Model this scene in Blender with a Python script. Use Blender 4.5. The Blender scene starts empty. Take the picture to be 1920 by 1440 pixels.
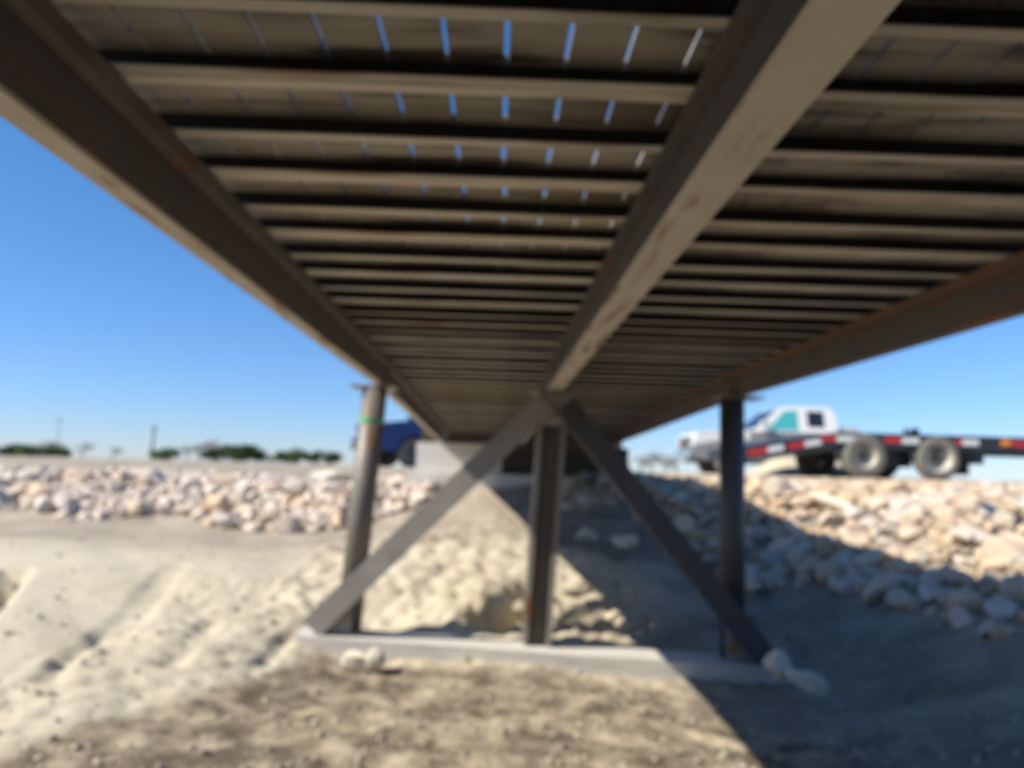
import bpy, bmesh, math, random
import numpy as np
from mathutils import Vector, Matrix, noise as mn

rnd = random.Random(11)
scene = bpy.context.scene
C = scene.collection

# ------------------------------------------------------------------ camera
F_PX = 1442.0
def _n(v): return v / np.linalg.norm(v)
vY = _n(np.array([925 - 960, -(880 - 720), -F_PX]))
_a = np.array([1, -.028, 0.])
vX = _n(_a - vY * (_a @ vY)); vZ = np.cross(vX, vY)
cam_d = bpy.data.cameras.new('camera'); cam = bpy.data.objects.new('camera', cam_d); C.objects.link(cam)
cam.matrix_world = Matrix([list(vX) + [0], list(vY) + [0], list(vZ) + [0], [0, 0, 0, 1]])
cam_d.sensor_width = 36; cam_d.lens = 36 * F_PX / 1920
cam_d.clip_start = .02; cam_d.clip_end = 20000
cam_d.dof.use_dof = True; cam_d.dof.focus_distance = .30; cam_d.dof.aperture_fstop = 8.0
scene.camera = cam

# ------------------------------------------------------------------ world, sun, exposure
SUN_TRAVEL = Vector((1.08, .34, -.96)).normalized()
az = math.atan2(-SUN_TRAVEL.x, -SUN_TRAVEL.y)
el = math.asin(-SUN_TRAVEL.z)
w = bpy.data.worlds.new('World'); scene.world = w; w.use_nodes = True
nt = w.node_tree; nt.nodes.clear()
sky = nt.nodes.new('ShaderNodeTexSky'); sky.sky_type = 'NISHITA'; sky.sun_disc = False
sky.sun_elevation = el; sky.sun_rotation = az; sky.air_density = 1.0; sky.dust_density = .0; sky.ozone_density = 5
bg = nt.nodes.new('ShaderNodeBackground'); bg.inputs['Strength'].default_value = .075
wo = nt.nodes.new('ShaderNodeOutputWorld')
tint = nt.nodes.new('ShaderNodeMixRGB'); tint.blend_type = 'MULTIPLY'; tint.inputs[0].default_value = 1   # colour balance of the clear dry air
gen = nt.nodes.new('ShaderNodeTexCoord'); sep = nt.nodes.new('ShaderNodeSeparateXYZ'); nt.links.new(gen.outputs['Generated'], sep.inputs[0])
rampt = nt.nodes.new('ShaderNodeValToRGB'); nt.links.new(sep.outputs[2], rampt.inputs[0])      # paler, less green towards the horizon all round
rampt.color_ramp.elements[0].position = 0; rampt.color_ramp.elements[0].color = (.60, .70, 1.0, 1)
rampt.color_ramp.elements[1].position = .35; rampt.color_ramp.elements[1].color = (.47, .78, 1.0, 1)
gain = nt.nodes.new('ShaderNodeMixRGB'); gain.blend_type = 'MULTIPLY'; gain.inputs[0].default_value = 1; gain.inputs[2].default_value = (1.42, 1.42, 1.40, 1)
nt.links.new(rampt.outputs[0], gain.inputs[1]); nt.links.new(gain.outputs[0], tint.inputs[2]); nt.links.new(sky.outputs[0], tint.inputs[1]); nt.links.new(tint.outputs[0], bg.inputs[0]); nt.links.new(bg.outputs[0], wo.inputs[0])
sd = bpy.data.lights.new('sun', 'SUN'); sd.energy = 5; sd.angle = math.radians(.53); sd.color = (1, .935, .81)
sun = bpy.data.objects.new('sun', sd); C.objects.link(sun)
sun.rotation_euler = SUN_TRAVEL.to_track_quat('-Z', 'Y').to_euler()
scene.render.engine = 'CYCLES'
scene.view_settings.view_transform = 'Standard'; scene.view_settings.look = 'None'
scene.view_settings.gamma = 1; scene.view_settings.exposure = .55
scene.view_settings.use_curve_mapping = False
scene.cycles.max_bounces = 8; scene.cycles.diffuse_bounces = 6

# ------------------------------------------------------------------ helpers
def at(px, py, Y):
    c = np.array([px - 960, 720 - py, -F_PX]); r = np.array([c @ vX, c @ vY, c @ vZ]); r = r * Y / r[1]
    return Vector(r)
def linkobj(o, parent=None):
    C.objects.link(o)
    if parent is not None: o.parent = parent
    return o
def tag(o, label=None, cat=None, group=None, kind=None):
    if label: o['label'] = label
    if cat: o['category'] = cat
    if group: o['group'] = group
    if kind: o['kind'] = kind
    return o
def empty(name, loc, label, cat, group=None, rz=0):
    o = bpy.data.objects.new(name, None); o.location = loc; o.rotation_euler.z = rz; o.empty_display_size = .2
    linkobj(o); return tag(o, label, cat, group)
def build(bm, name, mat, parent=None, smooth=False, bevel=0, seg=2):
    if bevel: bmesh.ops.bevel(bm, geom=[e for e in bm.edges if len(e.link_faces) == 2 and e.calc_face_angle(0) > .5],
                              offset=bevel, segments=seg, affect='EDGES', profile=.5, clamp_overlap=True)
    me = bpy.data.meshes.new(name); bmesh.ops.recalc_face_normals(bm, faces=bm.faces[:]); bm.to_mesh(me); bm.free()
    if smooth:
        for p in me.polygons: p.use_smooth = True
    ms = mat if isinstance(mat, (list, tuple)) else [mat]
    for m in ms: me.materials.append(m)
    return linkobj(bpy.data.objects.new(name, me), parent)
def box(bm, x0, x1, y0, y1, z0, z1, M=None):
    v = [bm.verts.new((x, y, z)) for z in (z0, z1) for x, y in ((x0, y0), (x1, y0), (x1, y1), (x0, y1))]
    if M is not None:
        for q in v: q.co = M @ q.co
    for f in ((0, 3, 2, 1), (4, 5, 6, 7), (0, 1, 5, 4), (1, 2, 6, 5), (2, 3, 7, 6), (3, 0, 4, 7)):
        bm.faces.new([v[i] for i in f])
    return v
def prism(bm, prof, y0, y1, M=None):
    """profile in x,z extruded along y"""
    a = [bm.verts.new((x, y0, z)) for x, z in prof]; b = [bm.verts.new((x, y1, z)) for x, z in prof]
    if M is not None:
        for q in a + b: q.co = M @ q.co
    n = len(prof); bm.faces.new(a); bm.faces.new(b[::-1])
    for i in range(n): bm.faces.new((a[i], b[i], b[(i + 1) % n], a[(i + 1) % n]))
def tube(bm, p, q, r0, r1=None, n=16, caps=True):
    p, q = Vector(p), Vector(q); r1 = r0 if r1 is None else r1
    d = (q - p).normalized(); u = d.orthogonal().normalized(); v = d.cross(u)
    a = [bm.verts.new(p + (u * math.cos(t) + v * math.sin(t)) * r0) for t in [2 * math.pi * i / n for i in range(n)]]
    b = [bm.verts.new(q + (u * math.cos(t) + v * math.sin(t)) * r1) for t in [2 * math.pi * i / n for i in range(n)]]
    for i in range(n): bm.faces.new((a[i], a[(i + 1) % n], b[(i + 1) % n], b[i]))
    if caps: bm.faces.new(a[::-1]); bm.faces.new(b)
def lathe(bm, prof, c, axis='y', n=28):
    """prof: (radius, offset along axis)"""
    rings = []
    for r, o in prof:
        ring = []
        for i in range(n):
            t = 2 * math.pi * i / n
            ring.append(bm.verts.new(Vector(c) + Vector((r * math.cos(t), o, r * math.sin(t)))))
        rings.append(ring)
    for a, b in zip(rings, rings[1:]):
        for i in range(n): bm.faces.new((a[i], a[(i + 1) % n], b[(i + 1) % n], b[i]))
    return rings

# ------------------------------------------------------------------ materials
def mat(name, col, rough=.8, metal=0, spec=.3, var=None, vscale=3., vmix=.5, bump=0, bscale=30., island=0, objrand=0, stretch=None, extra=None):
    m = bpy.data.materials.new(name); m.use_nodes = True; t = m.node_tree; b = t.nodes['Principled BSDF']
    b.inputs['Roughness'].default_value = rough; b.inputs['Metallic'].default_value = metal
    b.inputs['Specular IOR Level'].default_value = spec
    b.inputs['Base Color'].default_value = (*col, 1)
    tc = t.nodes.new('ShaderNodeTexCoord'); mp = t.nodes.new('ShaderNodeMapping')
    t.links.new(tc.outputs['Object'], mp.inputs['Vector'])
    if stretch: mp.inputs['Scale'].default_value = stretch
    out = None
    if var:
        nz = t.nodes.new('ShaderNodeTexNoise'); nz.inputs['Scale'].default_value = vscale; nz.inputs['Detail'].default_value = 6
        nz.inputs['Roughness'].default_value = .62
        t.links.new(mp.outputs[0], nz.inputs['Vector'])
        rp = t.nodes.new('ShaderNodeValToRGB'); rp.color_ramp.elements[0].position = .5 - vmix * .35; rp.color_ramp.elements[1].position = .5 + vmix * .35
        rp.color_ramp.elements[0].color = (*col, 1); rp.color_ramp.elements[1].color = (*var, 1)
        t.links.new(nz.outputs['Fac'], rp.inputs[0]); out = rp.outputs[0]
    if extra:
        for (c2, sc, lo, hi, st) in extra:
            n2 = t.nodes.new('ShaderNodeTexNoise'); n2.inputs['Scale'].default_value = sc; n2.inputs['Detail'].default_value = 5
            m2 = t.nodes.new('ShaderNodeMapping'); t.links.new(tc.outputs['Object'], m2.inputs['Vector'])
            m2.inputs['Location'].default_value = (sc * 1.7, 3.1, 7.7)
            if st: m2.inputs['Scale'].default_value = st
            t.links.new(m2.outputs[0], n2.inputs['Vector'])
            mr = t.nodes.new('ShaderNodeMapRange'); mr.inputs['From Min'].default_value = lo; mr.inputs['From Max'].default_value = hi
            t.links.new(n2.outputs['Fac'], mr.inputs['Value'])
            mx = t.nodes.new('ShaderNodeMixRGB'); t.links.new(mr.outputs[0], mx.inputs[0])
            if out: t.links.new(out, mx.inputs[1])
            else: mx.inputs[1].default_value = (*col, 1)
            mx.inputs[2].default_value = (*c2, 1); out = mx.outputs[0]
    if objrand:
        oi = t.nodes.new('ShaderNodeObjectInfo'); hs = t.nodes.new('ShaderNodeHueSaturation')
        mr = t.nodes.new('ShaderNodeMapRange'); mr.inputs['To Min'].default_value = 1 - objrand; mr.inputs['To Max'].default_value = 1 + objrand * .6
        t.links.new(oi.outputs['Random'], mr.inputs['Value']); t.links.new(mr.outputs[0], hs.inputs['Value'])
        ms_ = t.nodes.new('ShaderNodeMath'); ms_.operation = 'MULTIPLY'; ms_.inputs[1].default_value = 7.31
        fr = t.nodes.new('ShaderNodeMath'); fr.operation = 'FRACT'; t.links.new(oi.outputs['Random'], ms_.inputs[0]); t.links.new(ms_.outputs[0], fr.inputs[0])
        m3 = t.nodes.new('ShaderNodeMapRange'); m3.inputs['To Min'].default_value = .6; m3.inputs['To Max'].default_value = 1.5
        t.links.new(fr.outputs[0], m3.inputs['Value']); t.links.new(m3.outputs[0], hs.inputs['Saturation'])
        if out: t.links.new(out, hs.inputs['Color'])
        else: hs.inputs['Color'].default_value = (*col, 1)
        out = hs.outputs[0]
    if out: t.links.new(out, b.inputs['Base Color'])
    if bump:
        nb = t.nodes.new('ShaderNodeTexNoise'); nb.inputs['Scale'].default_value = bscale; nb.inputs['Detail'].default_value = 8
        t.links.new(mp.outputs[0], nb.inputs['Vector'])
        bp = t.nodes.new('ShaderNodeBump'); bp.inputs['Strength'].default_value = bump; bp.inputs['Distance'].default_value = .022 if name == 'sandy_soil' else .02
        t.links.new(nb.outputs['Fac'], bp.inputs['Height']); t.links.new(bp.outputs[0], b.inputs['Normal'])
    return m
RUST = (.22, .085, .03)
M = {}
M['flange'] = mat('bounce_lit_flange_steel', (.47, .42, .355), .7, 0, .3, (.60, .55, .475), 5, .8, .2, 40, extra=[((.30, .14, .07), 6, .56, .7, (4, .5, 3)), ((.2,.16,.12), 3, .55, .7, (5,.3,1))])  # ground bounce painted in: paler than the girder webs
M['lip'] = mat('pale_lip_steel', (.56, .505, .42), .65, 0, .3, (.74, .68, .59), 3, .9, .2, 60, objrand=.3, stretch=(.4, 6, 6), extra=[((.30, .15, .06), 2, .58, .68, (.6, 5, 2)), ((.20, .17, .13), 3, .55, .66, (.4, 3, 1))])  # lip undersides in a paler tone than the plank webs
M['rib'] = mat('recess_shade_steel', (.018, .017, .018), .6, 0, .2, (.03, .027, .026), 6, .8)  # recess shade painted into the upright rib faces
M['girder'] = mat('weathered_girder_steel', (.078, .076, .08), .6, 0, .4, (.125, .108, .10), 5, .8, .25, 40, extra=[(RUST, 9, .58, .72, (1, .25, 3))])
M['deck'] = mat('dusty_galvanised_deck', (.36, .32, .265), .6, 0, .3, (.56, .51, .435), 4, .9, .2, 60, extra=[((.36, .14, .04), 3, .62, .70, (.6, 5, 2)), ((.12, .10, .08), 5, .52, .66, (.5, 4, 1)), ((.13, .11, .09), 2.2, .5, .62, (.35, 1, 1))], objrand=.35, stretch=(.5, 6, 6))
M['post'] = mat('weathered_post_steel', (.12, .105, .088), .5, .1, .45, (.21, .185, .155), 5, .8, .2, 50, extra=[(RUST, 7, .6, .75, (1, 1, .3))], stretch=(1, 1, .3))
M['rusty'] = mat('rusty_edge_steel', (.12, .085, .065), .7, 0, .3, (.22, .12, .07), 4, .8)
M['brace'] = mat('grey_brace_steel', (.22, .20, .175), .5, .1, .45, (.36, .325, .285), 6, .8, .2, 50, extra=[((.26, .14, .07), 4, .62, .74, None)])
M['dark'] = mat('shaded_post_brace_steel', (.045, .047, .055), .5, .1, .45, (.085, .082, .082), 5, .8, .2, 50, stretch=(1, 1, .3), extra=[((.12, .07, .045), 7, .6, .75, None)])  # darker copy for right post and brace, bridge shade painted in
M['post2'] = mat('pale_weathered_steel', (.19, .165, .135), .5, .1, .45, (.29, .255, .215), 5, .8, .2, 50, extra=[(RUST, 7, .62, .75, (1, 1, .3))])
M['web'] = mat('shaded_web_steel', (.09, .078, .065), .5, .1, .45, (.15, .125, .10), 5, .8)  # shade between the H flanges put into the web colour
M['abutment_shade'] = mat('abutment_shade_dark', (.05, .042, .034), .9, 0, .2, (.09, .075, .06), 6, .8, .3, 30)  # painted shade at the far abutment; darkens the unseen near one
M['green'] = mat('green_paint_band', (.13, .36, .18), .7)
M['concrete'] = mat('pale_concrete', (.60, .57, .51), .9, 0, .2, (.68, .65, .59), 3, .8, .3, 40)
M['timber'] = mat('whitened_timber', (.52, .485, .425), .85, 0, .2, (.70, .66, .59), 7, .8, .35, 50, stretch=(.3, 4, 4), extra=[((.34, .31, .27), 9, .58, .72, (.2, 3, 3))])
M['rock'] = mat('limestone', (.48, .375, .285), .9, 0, .2, (.72, .615, .50), 4.0, .9, .5, 14, objrand=.22, extra=[((.42, .30, .19), 5, .6, .75, None)])
M['slab'] = mat('dry_sandy_slab', (.40, .335, .245), .95, 0, .15, (.56, .495, .38), 3, 1, .6, 18)
M['white_rock'] = mat('white_limestone', (.62, .54, .42), .9, 0, .2, (.78, .71, .58), 2.5, .8, .4, 14)
M['stone'] = mat('pebble_stone', (.22, .18, .13), .9, 0, .2, (.56, .50, .39), 1.5, 1.0)
M['tyre'] = mat('dusty_rubber', (.13, .12, .10), .85, 0, .3, (.21, .195, .165), 8, .8)
M['rim'] = mat('dusty_steel_rim', (.38, .355, .30), .6, .1, .4, (.48, .45, .39), 6, .8)
M['hub'] = mat('dark_hub', (.12, .11, .10), .5, .3)
M['silver'] = mat('silver_car_paint', (.60, .59, .57), .22, .1, .6)
M['silver'].node_tree.nodes['Principled BSDF'].inputs['Coat Weight'].default_value = .6
M['silver_sunlit'] = mat('sunlit_silver_paint', (.78, .77, .74), .2, 0, .6)  # sunlit tone of the silver pickup painted into hood and cab
M['silver_shaded'] = mat('shaded_silver_paint', (.27, .265, .26), .3, .1, .5)  # shaded side of the silver pickup painted into its body
M['blue'] = mat('blue_car_paint', (.004, .032, .17), .35, 0, .5)
M['blue'].node_tree.nodes['Principled BSDF'].inputs['Coat Weight'].default_value = .0
M['teal_glass'] = mat('turquoise_tinted_glass', (.08, .42, .44), .08, 0, .6)
M['dark_glass'] = mat('dark_tinted_glass', (.02, .025, .04), .06, 0, .6)
M['chrome'] = mat('chrome', (.75, .75, .76), .12, 1)
M['lamp'] = mat('headlamp_glass', (.7, .72, .75), .1, .5)
M['trailer'] = mat('black_trailer_paint', (.018, .022, .032), .4, .1, .4, (.035, .04, .052), 5, .8)
M['tape_red'] = mat('red_reflective_tape', (.50, .035, .045), .4)
M['tape_white'] = mat('white_reflective_tape', (.72, .73, .72), .4)
M['orange'] = mat('orange_marker_lens', (.75, .25, .04), .3)
M['leaf'] = mat('evergreen_foliage', (.045, .085, .03), .8, 0, .2, (.085, .12, .045), 1.2, .9)
M['twig'] = mat('bare_twigs', (.20, .17, .14), .9)
M['bark'] = mat('bark', (.14, .11, .08), .9)
M['polewood'] = mat('grey_pole_timber', (.16, .14, .12), .9)

# ground material: pale sand, darker soil and painted bridge shade by shape
g = mat('sandy_soil', (.47, .40, .285), .95, 0, .15, (.57, .51, .39), 1.6, 1.0, .32, 18)
M['ground'] = g

# ------------------------------------------------------------------ terrain
CP = np.array([
 (0,1.5,-1.18),(-1,2.8,-1.18),(1,2.8,-1.18),(2.2,2.6,-1.17),(0,4.2,-1.22),(1.5,4.2,-1.28),(-.9,4.75,-1.22),(2.3,4.5,-1.22),(.4,4.8,-1.28),(1.5,4.8,-1.33),
 (1.7,5.3,-1.27),(0.4,5.3,-1.2),(-1,5.35,-1.16),(2.5,5.4,-1.16),(3.15,5.6,-.8),(3.15,4.5,-.68),(3.05,6.7,-.70),(3.0,7.9,-.56),(2.75,8.6,-.28),
 (2.5,6.3,-.97),(2.1,7.2,-.92),(1.4,6.6,-.92),(2.5,11,-.14),(1.7,10,-.22),(4.3,6,-.32),(5.6,8,-.14),(4,9,-.2),(5,11,-.12),(6,13,-.02),(4.5,4,-.2),(6,5,-.1),(7,2,0),(3.5,2.5,-.8),(4,1,-.7),
 (.5,6.4,-.88),(-.4,6.4,-.78),(-.2,5.8,-.98),(.9,6.0,-1.08),(0,8,-.64),(1,8,-.66),(-1,8,-.72),(0,10,-.42),(1,10,-.42),(.3,11.3,-.24),(-1,11.3,-.24),(1.7,11.3,.02),(.9,11.2,-.1),
 (-1.4,4.9,-1.06),(-2,3.9,-1.02),(-1.75,2.9,-1.12),(-2.6,3.6,-.98),(-3,3,-.98),(-2.5,4.7,-.94),(-3.5,5.2,-.88),(-2,6,-.88),(-3.5,7,-.80),(-5,7.5,-.78),(-1.5,7,-.80),
 (-2,9,-.80),(-4,9,-.82),(-6,9.3,-.80),(-8,9,-.74),(-1.7,9.9,-.66),(-2,12.1,-.3),(-4,12.3,-.26),(-6,12.5,-.22),(-8,12.5,-.2),(-3,10.8,-.45),(-6,10.8,-.43),
 (-8,14.5,-.08),(-4,14.5,-.12),(-1.5,14,-.14),(2,13.5,.0),(4,14,.0),(6,15,.02),(0,16,-.02),(8,10,-.05),(8,16,.03),(-8,17,-.05),(3,17,.0),
 (0,0,-1.15),(0,-1,-.8),(-2,0,-1.1),(2,0,-1.15),(0,-3,.35),(-3,-3,.3),(3,-3,.35),(-5,2,-1.0),(-8,3,-.95),(-8,0,-.7),(-6,-4,0),(6,-4,0),(0,-6,.1),(-8,6,-.8)], float)  # unseen bank behind the camera raised to block light from behind
def _phi(r2): return .5 * r2 * np.log(r2 + 1e-9)
def _d2(a, b): return ((a[:, None, :] - b[None, :, :]) ** 2).sum(-1)
_A = _phi(_d2(CP[:, :2], CP[:, :2])) + np.eye(len(CP)) * .06
_P = np.c_[np.ones(len(CP)), CP[:, :2]]
_S = np.block([[_A, _P], [_P.T, np.zeros((3, 3))]])
_W = np.linalg.solve(_S, np.r_[CP[:, 2], np.zeros(3)])
def base_h(X, Y):
    x = np.clip(np.ravel(X), -9, 8.5); y = np.clip(np.ravel(Y), -5.5, 17)
    q = np.c_[x, y]; h = np.empty(len(q))
    for i in range(0, len(q), 20000):
        s = q[i:i + 20000]
        h[i:i + 20000] = _phi(_d2(s, CP[:, :2])) @ _W[:-3] + np.c_[np.ones(len(s)), s] @ _W[-3:]
    yy = np.ravel(Y); t = np.clip((yy - 15) / 6, 0, 1); t = t * t * (3 - 2 * t)
    return h * (1 - t) + t * (-.03)
def hit(px, py):
    """where the pixel's ray meets the smooth ground"""
    c = np.array([px - 960, 720 - py, -F_PX]); r = np.array([c @ vX, c @ vY, c @ vZ]); r = r / r[1]
    ys = np.arange(1.2, 18, .01); h = base_h(r[0] * ys, ys); k = np.nonzero(r[2] * ys < h)[0]
    k = k[0] if len(k) else len(ys) - 1
    return Vector((r[0] * ys[k], ys[k], h[k]))
GOUGE = []
def gouge(p, q, wdt, dep):
    a, b = hit(*p), hit(*q); GOUGE.append((a.x, a.y, b.x, b.y, wdt, dep))
gouge((-90, 1190), (28, 1075), .085, .24)
gouge((85, 1275), (190, 1185), .045, .035)
gouge((480, 1255), (550, 1190), .045, .03)
gouge((320, 1250), (400, 1160), .06, .03)
gouge((200, 1200), (330, 1060), .10, .025)
gouge((915, 1160), (995, 1105), .11, .5)
gouge((1050, 1125), (1140, 1140), .06, .25)
gouge((1060, 1165), (1130, 1160), .06, .2)
gouge((1050, 1060), (1090, 1075), .05, .07)
def height(X, Y, fine=True):
    X = np.asarray(X, float).ravel(); Y = np.asarray(Y, float).ravel()
    h = base_h(X, Y)
    for (ax, ay, bx, by, wd, dp) in GOUGE:
        dx, dy = bx - ax, by - ay; L2 = dx * dx + dy * dy
        t = np.clip(((X - ax) * dx + (Y - ay) * dy) / L2, 0, 1)
        d = np.hypot(X - ax - t * dx, Y - ay - t * dy)
        h -= dp * np.exp(-(d / wd) ** 4)
    n = np.zeros(len(X))
    for i in range(len(X)):
        x, y = X[i], Y[i]
        if -12 < x < 12 and -6 < y < 20:
            v = .035 * mn.noise((x * 1.1, y * 1.1, 0)) + (.022 * mn.noise((x * 3.1, y * 3.1, 3)) + .012 * mn.noise((x * 8, y * 8, 5))) * (.45 if x < -1.4 and y > 3 else 1)
            if y < 6 and x > -2.2: v += .022 * abs(mn.noise((x * 5, y * 5, 11))) + .02 * mn.noise((x * 14, y * 14, 9))
            if 5.2 < y < 8.5 and -1.6 < x < 2.2: v += (.07 * mn.noise((x * 1.9, y * 2.3, 21)) + .06 * abs(mn.noise((x * 4.3, y * 4.3, 27))) + .035 * mn.noise((x * 9, y * 9, 29))) * min(1, (y - 5.2) * 3)
            if 2 < y < 8 and x < -.8:
                u = x * .62 - y * .78; s = x * .78 + y * .62     # erosion rills running down the slope
                v += .016 * mn.noise((s * 3.2, u * .5, 31)) * min(1, (-x - .8) * 2)
            v += .52 * math.exp(-((x - 7.3) / 1.15) ** 4 - ((y - 17.9) / .8) ** 2)     # spoil heap between trailer and pickup
            n[i] = v
        else:
            n[i] = .06 * mn.noise((x * .12, y * .12, 0))
    return h + n
def axis(lo, hi, step, far, k=1.35):
    a = list(np.arange(lo, hi + step * .5, step)); s = step; x = hi
    while x < far: s *= k; x += s; a.append(x)
    s = step; x = lo
    while x > -far: s *= k; x -= s; a.insert(0, x)
    return np.array(a)
xs = np.unique(np.r_[axis(-9.5, 9, .09, 6000), np.arange(-3.4, 2.6, .045)]); ys = np.unique(np.r_[axis(-1, 20, .09, 6000), np.arange(2.4, 7.5, .04)])
XX, YY = np.meshgrid(xs, ys)
ZZ = height(XX, YY)
verts = np.c_[XX.ravel(), YY.ravel(), ZZ]
nx, ny = len(xs), len(ys)
ii = (np.arange(ny - 1)[:, None] * nx + np.arange(nx - 1)[None, :]).ravel()
faces = np.c_[ii, ii + 1, ii + 1 + nx, ii + nx]
me = bpy.data.meshes.new('ground'); me.from_pydata(verts.tolist(), [], faces.tolist())
for p in me.polygons: p.use_smooth = True
# loose dark floor near the camera and upper soil, plus painted bridge shade
soil = me.color_attributes.new('soil', 'FLOAT_COLOR', 'POINT')  # red and green hold soil, blue holds the painted bridge shade
def seg_side(x, y):   # >0 on the foreground side of the sand lobe's toe
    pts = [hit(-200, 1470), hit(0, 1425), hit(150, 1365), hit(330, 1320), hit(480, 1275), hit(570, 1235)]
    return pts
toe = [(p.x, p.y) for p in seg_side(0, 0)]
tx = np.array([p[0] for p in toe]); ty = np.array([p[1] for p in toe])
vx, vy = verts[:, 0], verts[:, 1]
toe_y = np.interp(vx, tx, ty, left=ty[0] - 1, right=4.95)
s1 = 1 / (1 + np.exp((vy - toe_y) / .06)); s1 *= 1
upper = 1 / (1 + np.exp(-(vy - 7.2 - .35 * np.sin(vx * 1.3)) / .35)) * (vy < 30)
upper = np.maximum(upper, 0) * np.where(vx < 3.5, 1, 0)
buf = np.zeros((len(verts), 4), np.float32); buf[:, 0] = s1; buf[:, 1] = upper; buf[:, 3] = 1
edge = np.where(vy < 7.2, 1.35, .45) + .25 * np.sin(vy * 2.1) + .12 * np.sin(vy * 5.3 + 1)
buf[:, 2] = 1 / (1 + np.exp(-(vx - edge) / .12)) * (vy < 11.3) * (vy > 2) * (vx < 9)  # bridge shade painted over the right floor and centre back
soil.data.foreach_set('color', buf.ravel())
gt = g.node_tree; gb = gt.nodes['Principled BSDF']; src = gb.inputs['Base Color'].links[0].from_socket
vc = gt.nodes.new('ShaderNodeVertexColor'); vc.layer_name = 'soil'
sp = gt.nodes.new('ShaderNodeSeparateColor'); gt.links.new(vc.outputs[0], sp.inputs[0])
gtc = gt.nodes.new('ShaderNodeTexCoord')
def soil_shade_mix(src, fac, c_lo, c_hi, scale, lo=.38, hi=.62, amt=1.0):
    nz = gt.nodes.new('ShaderNodeTexNoise'); nz.inputs['Scale'].default_value = scale; nz.inputs['Detail'].default_value = 7; nz.inputs['Roughness'].default_value = .65
    gt.links.new(gtc.outputs['Object'], nz.inputs['Vector'])
    rp = gt.nodes.new('ShaderNodeValToRGB'); rp.color_ramp.elements[0].position = lo; rp.color_ramp.elements[1].position = hi
    rp.color_ramp.elements[0].color = (*c_lo, 1); rp.color_ramp.elements[1].color = (*c_hi, 1); gt.links.new(nz.outputs['Fac'], rp.inputs[0])
    ml = gt.nodes.new('ShaderNodeMath'); ml.operation = 'MULTIPLY'; ml.inputs[1].default_value = amt; gt.links.new(fac, ml.inputs[0])
    mx = gt.nodes.new('ShaderNodeMixRGB'); gt.links.new(ml.outputs[0], mx.inputs[0]); gt.links.new(src, mx.inputs[1]); gt.links.new(rp.outputs[0], mx.inputs[2])
    return mx.outputs[0]
src = soil_shade_mix(src, sp.outputs[0], (.13, .10, .07), (.45, .375, .26), 4.6, .40, .66)
src = soil_shade_mix(src, sp.outputs[1], (.30, .25, .19), (.40, .34, .27), 2.0)
src = soil_shade_mix(src, sp.outputs[2], (.19, .165, .13), (.33, .285, .225), 2.6)  # darker tone for the painted bridge shade
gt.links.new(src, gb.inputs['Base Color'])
bounce_cut = me.color_attributes.new('bounce_cut', 'FLOAT_COLOR', 'POINT')  # unseen dark floor below the frame, added to cut bounce light
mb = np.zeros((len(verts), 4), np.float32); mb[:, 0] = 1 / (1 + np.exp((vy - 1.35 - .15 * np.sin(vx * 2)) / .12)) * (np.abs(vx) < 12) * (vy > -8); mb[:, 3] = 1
bounce_cut.data.foreach_set('color', mb.ravel())
v2 = gt.nodes.new('ShaderNodeVertexColor'); v2.layer_name = 'bounce_cut'
src = soil_shade_mix(gb.inputs['Base Color'].links[0].from_socket, v2.outputs[0], (.025, .022, .016), (.06, .05, .035), 1.5)
gt.links.new(src, gb.inputs['Base Color'])
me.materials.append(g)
ground = linkobj(bpy.data.objects.new('ground', me)); tag(ground, kind='structure')
def gz(x, y): return float(height([x], [y])[0])

# ------------------------------------------------------------------ footbridge
GX = (-.755, .397, 1.638)           # girder centre lines
ZB, ZT = .54, .71                   # girder underside and top
YN, YB, YF = -2.7, 5.25, 11.5      # near abutment, bent, far abutment
DROP = .17
bridge = empty('footbridge', (0, 5.25, -1.2), 'steel footbridge on three girders with slotted channel decking overhead', 'footbridge')
BO = Vector((0, 5.25, -1.2))
ang = math.atan2(-DROP, YF - YB)
def ibeam(bm, L, depth, wf, tf=.011, tw=.009):
    box(bm, -wf / 2, wf / 2, 0, L, 0, tf); box(bm, -wf / 2, wf / 2, 0, L, depth - tf, depth)
    box(bm, -tw / 2, tw / 2, 0, L, tf, depth - tf)
for i, gx in enumerate(GX):
    for s in (0, 1):
        bm = bmesh.new(); L = (YB - YN - .004) if s == 0 else math.hypot(YF - YB, DROP); D = ZT - ZB - .001
        if i == 1: ibeam(bm, L, D, .096)
        else:       # channel, flanges turned outwards
            q = -1 if i == 0 else 1; xo, xw = q * .052, -q * .004
            a_, b_ = sorted((xo, xw)); box(bm, a_, b_, 0, L, 0, .010); box(bm, a_, b_, 0, L, D - .010, D)
            a_, b_ = sorted((xw, xw + q * .009)); box(bm, a_, b_, 0, L, .010, D - .010)
        for f in bm.faces: f.material_index = 1 if f.calc_center_median().z < .0115 else 0
        o = build(bm, 'girder', [M['girder'], M['flange' if i < 2 else 'girder']], bridge)  # left and middle flanges take painted bounce, right one stays dark
        o.location = Vector((gx, YN if s == 0 else YB + .004, ZB)) - BO
        if s: o.rotation_euler.x = ang
for i, q in ((0, 1), (2, -1)):
    for s in (0, 1):
        bm = bmesh.new(); L = (YB - YN - .004) if s == 0 else math.hypot(YF - YB, DROP)
        xa, xb = sorted((q * .006, q * .040)); box(bm, xa, xb, 0, L, ZT - ZB - .042, ZT - ZB - .002)
        o = build(bm, 'ledger_angle', M['post' if i == 0 else 'rusty'], bridge)
        o.location = Vector((GX[i], YN if s == 0 else YB + .004, ZB)) - BO
        if s: o.rotation_euler.x = ang
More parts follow.
